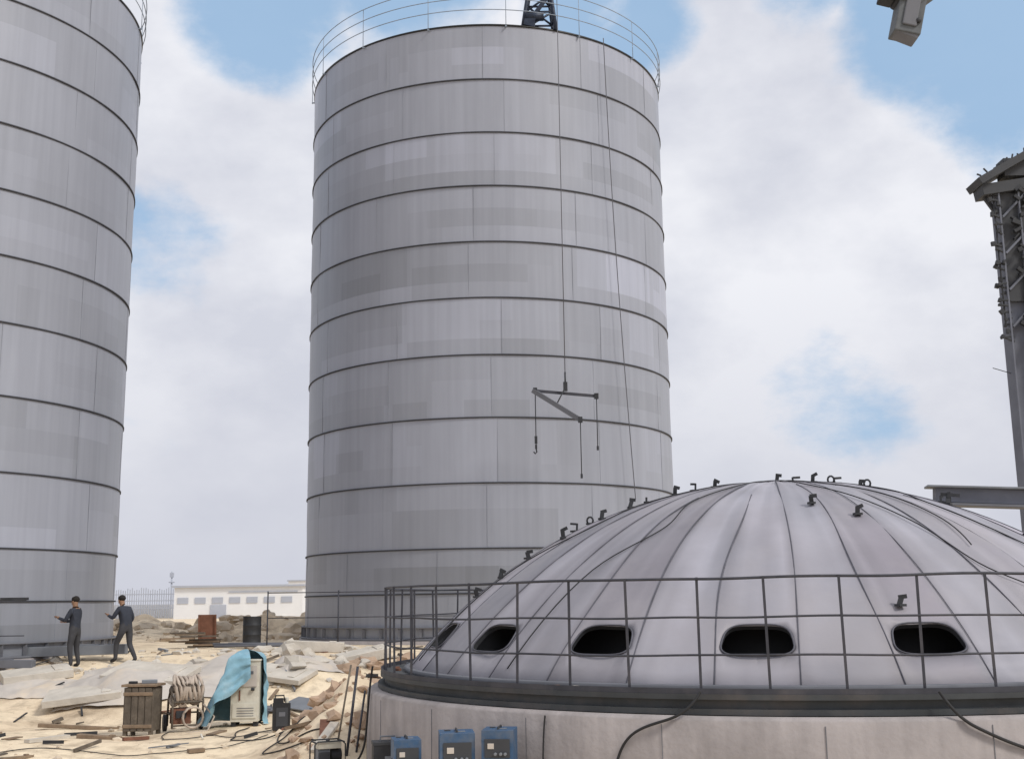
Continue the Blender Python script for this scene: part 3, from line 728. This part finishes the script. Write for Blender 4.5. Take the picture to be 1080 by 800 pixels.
# ------------------------------------------------------------------ people
def person(name, loc, rotz, J, scale=1.0):
    def skinmesh(V, E, Rr, root=0, sub=2):
        me = bpy.data.meshes.new("t"); me.from_pydata(V, E, []); o = bpy.data.objects.new("t", me); scene.collection.objects.link(o)
        sk = o.modifiers.new("s", 'SKIN'); sk.use_smooth_shade = True
        for i, r in enumerate(Rr):
            d = me.skin_vertices[0].data[i]; d.radius = r if isinstance(r, tuple) else (r, r); d.use_root = (i == root)
        ss = o.modifiers.new("ss", 'SUBSURF'); ss.levels = sub; ss.render_levels = sub
        dg = bpy.context.evaluated_depsgraph_get(); dg.update()
        m = bpy.data.meshes.new_from_object(o.evaluated_get(dg)); bpy.data.objects.remove(o); return m
    names = ['pelvis', 'waist', 'chest', 'nb', 'neck', 'head', 'crown', 'Ls', 'Le', 'Lw', 'Lp', 'Rs', 'Re', 'Rw', 'Rp', 'Lh', 'Lk', 'La', 'Lt', 'Rh', 'Rk', 'Ra', 'Rt']
    rad = dict(pelvis=(.15, .115), waist=(.14, .105), chest=(.17, .12), nb=(.075, .07), neck=.052, head=(.075, .088), crown=(.072, .085), Ls=.07, Le=.052, Lw=.036, Lp=(.04, .022), Lh=.1, Lk=.07, La=.05, Lt=.045)
    for k in ('s', 'e', 'w', 'p', 'h', 'k', 'a', 't'): rad['R' + k] = rad['L' + k]
    idx = {n: i for i, n in enumerate(names)}
    E = [('pelvis', 'waist'), ('waist', 'chest'), ('chest', 'nb'), ('nb', 'neck'), ('neck', 'head'), ('head', 'crown'), ('chest', 'Ls'), ('Ls', 'Le'), ('Le', 'Lw'), ('Lw', 'Lp'), ('chest', 'Rs'), ('Rs', 'Re'), ('Re', 'Rw'), ('Rw', 'Rp'), ('pelvis', 'Lh'), ('Lh', 'Lk'), ('Lk', 'La'), ('La', 'Lt'), ('pelvis', 'Rh'), ('Rh', 'Rk'), ('Rk', 'Ra'), ('Ra', 'Rt')]
    V = [J[n] for n in names]
    m = skinmesh(V, [(idx[a], idx[b_]) for a, b_ in E], [rad[n] for n in names])
    out = MB()
    segs = [(Vector(J[a]), Vector(J[c]), a, c) for a, c in E]
    def cls(p):
        best = None
        for a, c, na, nc in segs:
            t = max(0, min(1, (p - a).dot(c - a) / max(1e-6, (c - a).length_squared))); d = (p - (a + (c - a) * t)).length
            if best is None or d < best[0]: best = (d, na, nc, t)
        _, na, nc, t = best
        if nc in ('head', 'crown') or (nc == 'neck'): return 'skin'
        if nc in ('Lp', 'Rp'): return 'skin'
        if nc in ('Lt', 'Rt'): return 'cable'
        if nc[1] in 'hka' and nc[0] in 'LR' and len(nc) == 2: return 'cloth2'
        if nc == 'waist' and t < .3: return 'cloth2'
        return 'cloth1'
    vv = [v.co.copy() for v in m.vertices]
    groups = {}
    for p in m.polygons:
        groups.setdefault(cls(p.center), []).append(tuple(p.vertices))
    out.v = vv
    for k, fl in groups.items():
        i = out.mi(k)
        for f in fl: out.f.append(list(f)); out.m.append(i); out.sm.append(True)
    for s in 'LR':
        w = Vector(J[s + 'w']); p = Vector(J[s + 'p']); d = (p - w).normalized(); side = d.cross(Vector((0, 1, 0)))
        if side.length < .1: side = d.cross(Vector((0, 0, 1)))
        side.normalize(); nrm = side.cross(d)
        for q, ln in zip((-1.5, -.5, .5, 1.5), (.06, .075, .08, .068)):
            a = p + side * q * .017; c = a + d * ln * .6 + nrm * .012; e = c + d * ln * .45 + nrm * .03
            out.tube([a, c, e], .009, 'skin', 6, r2=.006)
        a = p - d * .02 - side * .03; out.tube([a, a - side * .03 + d * .03, a - side * .035 + d * .06], .01, 'skin', 6, r2=.007)
    h = Vector(J['head']); c = Vector(J['crown']); mid = (h + c) / 2; f = Vector((0, 1, 0))
    out.ico(mid + f * .095 + Vector((0, 0, -.01)), .016, 'skin', 1, 0, (.8, 1, 1.5), smooth=True)
    for sx in (-1, 1):
        out.ico(mid + f * .083 + Vector((sx * .03, 0, .02)), .01, 'hair', 1, 0, (1.3, .6, .8), smooth=True)
        out.ico(mid + Vector((sx * .082, 0, -.005)), .02, 'skin', 1, 0, (.5, 1, 1.5), smooth=True)
    out.ico(mid + f * .088 + Vector((0, 0, -.055)), .014, 'rust', 1, 0, (1.7, .5, .5), smooth=True)
    out.ico(c + Vector((0, -.015, .02)), .098, 'hair', 2, .05, (.92, 1.08, .85), smooth=True)
    o = out.make(name, loc, rotz); o.scale = (scale,) * 3; return o
J = dict(pelvis=(0, 0, .92), waist=(0, .01, 1.06), chest=(0, .02, 1.27), nb=(0, .02, 1.42), neck=(0, .03, 1.48), head=(0, .045, 1.56), crown=(0, .045, 1.64),
         Ls=(-.17, .02, 1.38), Le=(-.22, .14, 1.14), Lw=(-.12, .38, 1.2), Lp=(-.09, .46, 1.23), Rs=(.17, .02, 1.38), Re=(.23, .12, 1.14), Rw=(.14, .36, 1.12), Rp=(.11, .44, 1.12),
         Lh=(-.1, 0, .86), Lk=(-.12, .04, .48), La=(-.12, -.02, .09), Lt=(-.14, .14, .045), Rh=(.1, 0, .86), Rk=(.13, .03, .48), Ra=(.14, -.05, .09), Rt=(.17, .1, .045))
px, py = -11.2, 30.3
person("worker", (px, py, gh(px, py)), radians(75), J, 1.03)
J2 = dict(J); J2.update(chest=(0, .1, 1.24), nb=(0, .14, 1.39), neck=(0, .17, 1.44), head=(0, .21, 1.51), crown=(0, .215, 1.59), Ls=(-.17, .1, 1.35), Rs=(.17, .1, 1.35),
                        Le=(-.26, .2, 1.12), Lw=(-.2, .42, 1.18), Lp=(-.18, .49, 1.22), Re=(.25, .05, 1.1), Rw=(.2, .22, .92), Rp=(.19, .28, .86),
                        Lk=(-.11, .2, .5), La=(-.12, .2, .12), Lt=(-.13, .36, .06), Rk=(.11, -.02, .48), Ra=(.12, -.25, .12), Rt=(.13, -.12, .045))
px, py = -10.0, 30.6
person("worker", (px, py, gh(px, py)), radians(60), J2, 1.03)

# ------------------------------------------------------------------ sun + sky
sv = Vector((.78, -.55, .95)).normalized()
sl = bpy.data.lights.new("sun", 'SUN'); sl.energy = 2.2; sl.angle = radians(12); sl.color = (1, .95, .87)
so = bpy.data.objects.new("sun", sl); scene.collection.objects.link(so); so.rotation_euler = sv.to_track_quat('Z', 'Y').to_euler(); so.location = (20, -20, 40)
w = bpy.data.worlds.new("World"); scene.world = w; w.use_nodes = True
nt = w.node_tree; N = nt.nodes; L = nt.links; bg = N["Background"]; bg.inputs[1].default_value = .1
sky = N.new("ShaderNodeTexSky"); sky.sky_type = 'NISHITA'; sky.sun_disc = False
sky.sun_elevation = math.asin(sv.z); sky.sun_rotation = atan2(sv.x, sv.y); sky.dust_density = 2
tc = N.new("ShaderNodeTexCoord"); nrmz = N.new("ShaderNodeVectorMath"); nrmz.operation = 'NORMALIZE'; L.new(tc.outputs["Generated"], nrmz.inputs[0])
D = nrmz.outputs[0]
def math_(op, a, b=None, clamp=False):
    n = N.new("ShaderNodeMath"); n.operation = op; n.use_clamp = clamp
    for i, v in enumerate((a, b)):
        if v is None: continue
        if isinstance(v, (int, float)): n.inputs[i].default_value = v
        else: L.new(v, n.inputs[i])
    return n.outputs[0]
def nz(scale, det, loc, sc=(1, 1, 1.6), ro=.55):
    mp = N.new("ShaderNodeMapping"); mp.inputs["Location"].default_value = loc; mp.inputs["Scale"].default_value = sc
    n = N.new("ShaderNodeTexNoise"); n.inputs["Scale"].default_value = scale; n.inputs["Detail"].default_value = det; n.inputs["Roughness"].default_value = ro
    L.new(D, mp.inputs[0]); L.new(mp.outputs[0], n.inputs["Vector"]); return n.outputs["Fac"]
tot = None
for v, rad_, amp in [((-250, 1137, 635), 6, .95), ((-375, 1180, 378), 4.5, .6), ((110, 1137, 620), 5.5, .95), ((490, 1143, 600), 6.5, 1.15), ((560, 1160, 510), 5.5, 1.0), ((345, 1214, 205), 5, .55), ((-110, 1126, 690), 7.5, .95), ((300, 1100, 680), 5, .6),
                     ((-900, 600, 500), 25, .7), ((900, -300, 700), 30, .8)]:
    d = Vector(v).normalized(); dp = N.new("ShaderNodeVectorMath"); dp.operation = 'DOT_PRODUCT'; L.new(D, dp.inputs[0]); dp.inputs[1].default_value = d
    mr = N.new("ShaderNodeMapRange"); mr.interpolation_type = 'SMOOTHSTEP'
    mr.inputs[1].default_value = cos(radians(rad_)); mr.inputs[2].default_value = cos(radians(rad_ * .2)); mr.inputs[3].default_value = 0; mr.inputs[4].default_value = amp
    L.new(dp.outputs["Value"], mr.inputs[0])
    tot = mr.outputs[0] if tot is None else math_('MAXIMUM', tot, mr.outputs[0])
n1 = nz(9, 10, (3, 1, 2), ro=.6)
bl = math_('ADD', tot, math_('MULTIPLY', math_('SUBTRACT', n1, .5), 1.8))
mr = N.new("ShaderNodeMapRange"); mr.interpolation_type = 'SMOOTHSTEP'; mr.inputs[1].default_value = .25; mr.inputs[2].default_value = .92; mr.inputs[3].default_value = 0; mr.inputs[4].default_value = 1; L.new(bl, mr.inputs[0])
blue = math_('MULTIPLY', mr.outputs[0], .9)
cr = N.new("ShaderNodeValToRGB"); e = cr.color_ramp.elements
e[0].position = .36; e[0].color = (.66, .68, .76, 1); e[1].position = .58; e[1].color = (.87, .88, .93, 1)
L.new(nz(4.5, 9, (7, 2, 9)), cr.inputs[0])
sx = N.new("ShaderNodeSeparateXYZ"); L.new(D, sx.inputs[0])
hz = N.new("ShaderNodeMapRange"); hz.inputs[1].default_value = .0; hz.inputs[2].default_value = .26; hz.inputs[3].default_value = .9; hz.inputs[4].default_value = 0; L.new(sx.outputs["Z"], hz.inputs[0])
def mix(f, a, b):
    n = N.new("ShaderNodeMix"); n.data_type = 'RGBA'
    if isinstance(f, float): n.inputs[0].default_value = f
    else: L.new(f, n.inputs[0])
    for i, v in ((6, a), (7, b)):
        if isinstance(v, tuple): n.inputs[i].default_value = v
        else: L.new(v, n.inputs[i])
    return n.outputs[2]
cl = mix(hz.outputs[0], cr.outputs[0], (.59, .605, .685, 1))
sc = N.new("ShaderNodeVectorMath"); sc.operation = 'SCALE'; sc.inputs["Scale"].default_value = 10; L.new(cl, sc.inputs[0])
bs = mix(.75, sky.outputs[0], (3.6, 5.8, 8.5, 1))
L.new(mix(blue, sc.outputs[0], bs), bg.inputs[0])

# ------------------------------------------------------------------ camera
cam = bpy.data.cameras.new("camera"); cam.lens = 41; cam.sensor_width = 36; cam.clip_end = 9000; cam.clip_start = .1
co = bpy.data.objects.new("camera", cam); scene.collection.objects.link(co)
co.matrix_world = Matrix.Translation((0, 0, 2.5)) @ Matrix.Rotation(radians(100.8), 4, 'X') @ Matrix.Rotation(radians(-.8), 4, 'Z')
scene.camera = co
scene.view_settings.view_transform = 'Standard'; scene.view_settings.look = 'None'; scene.view_settings.exposure = 0
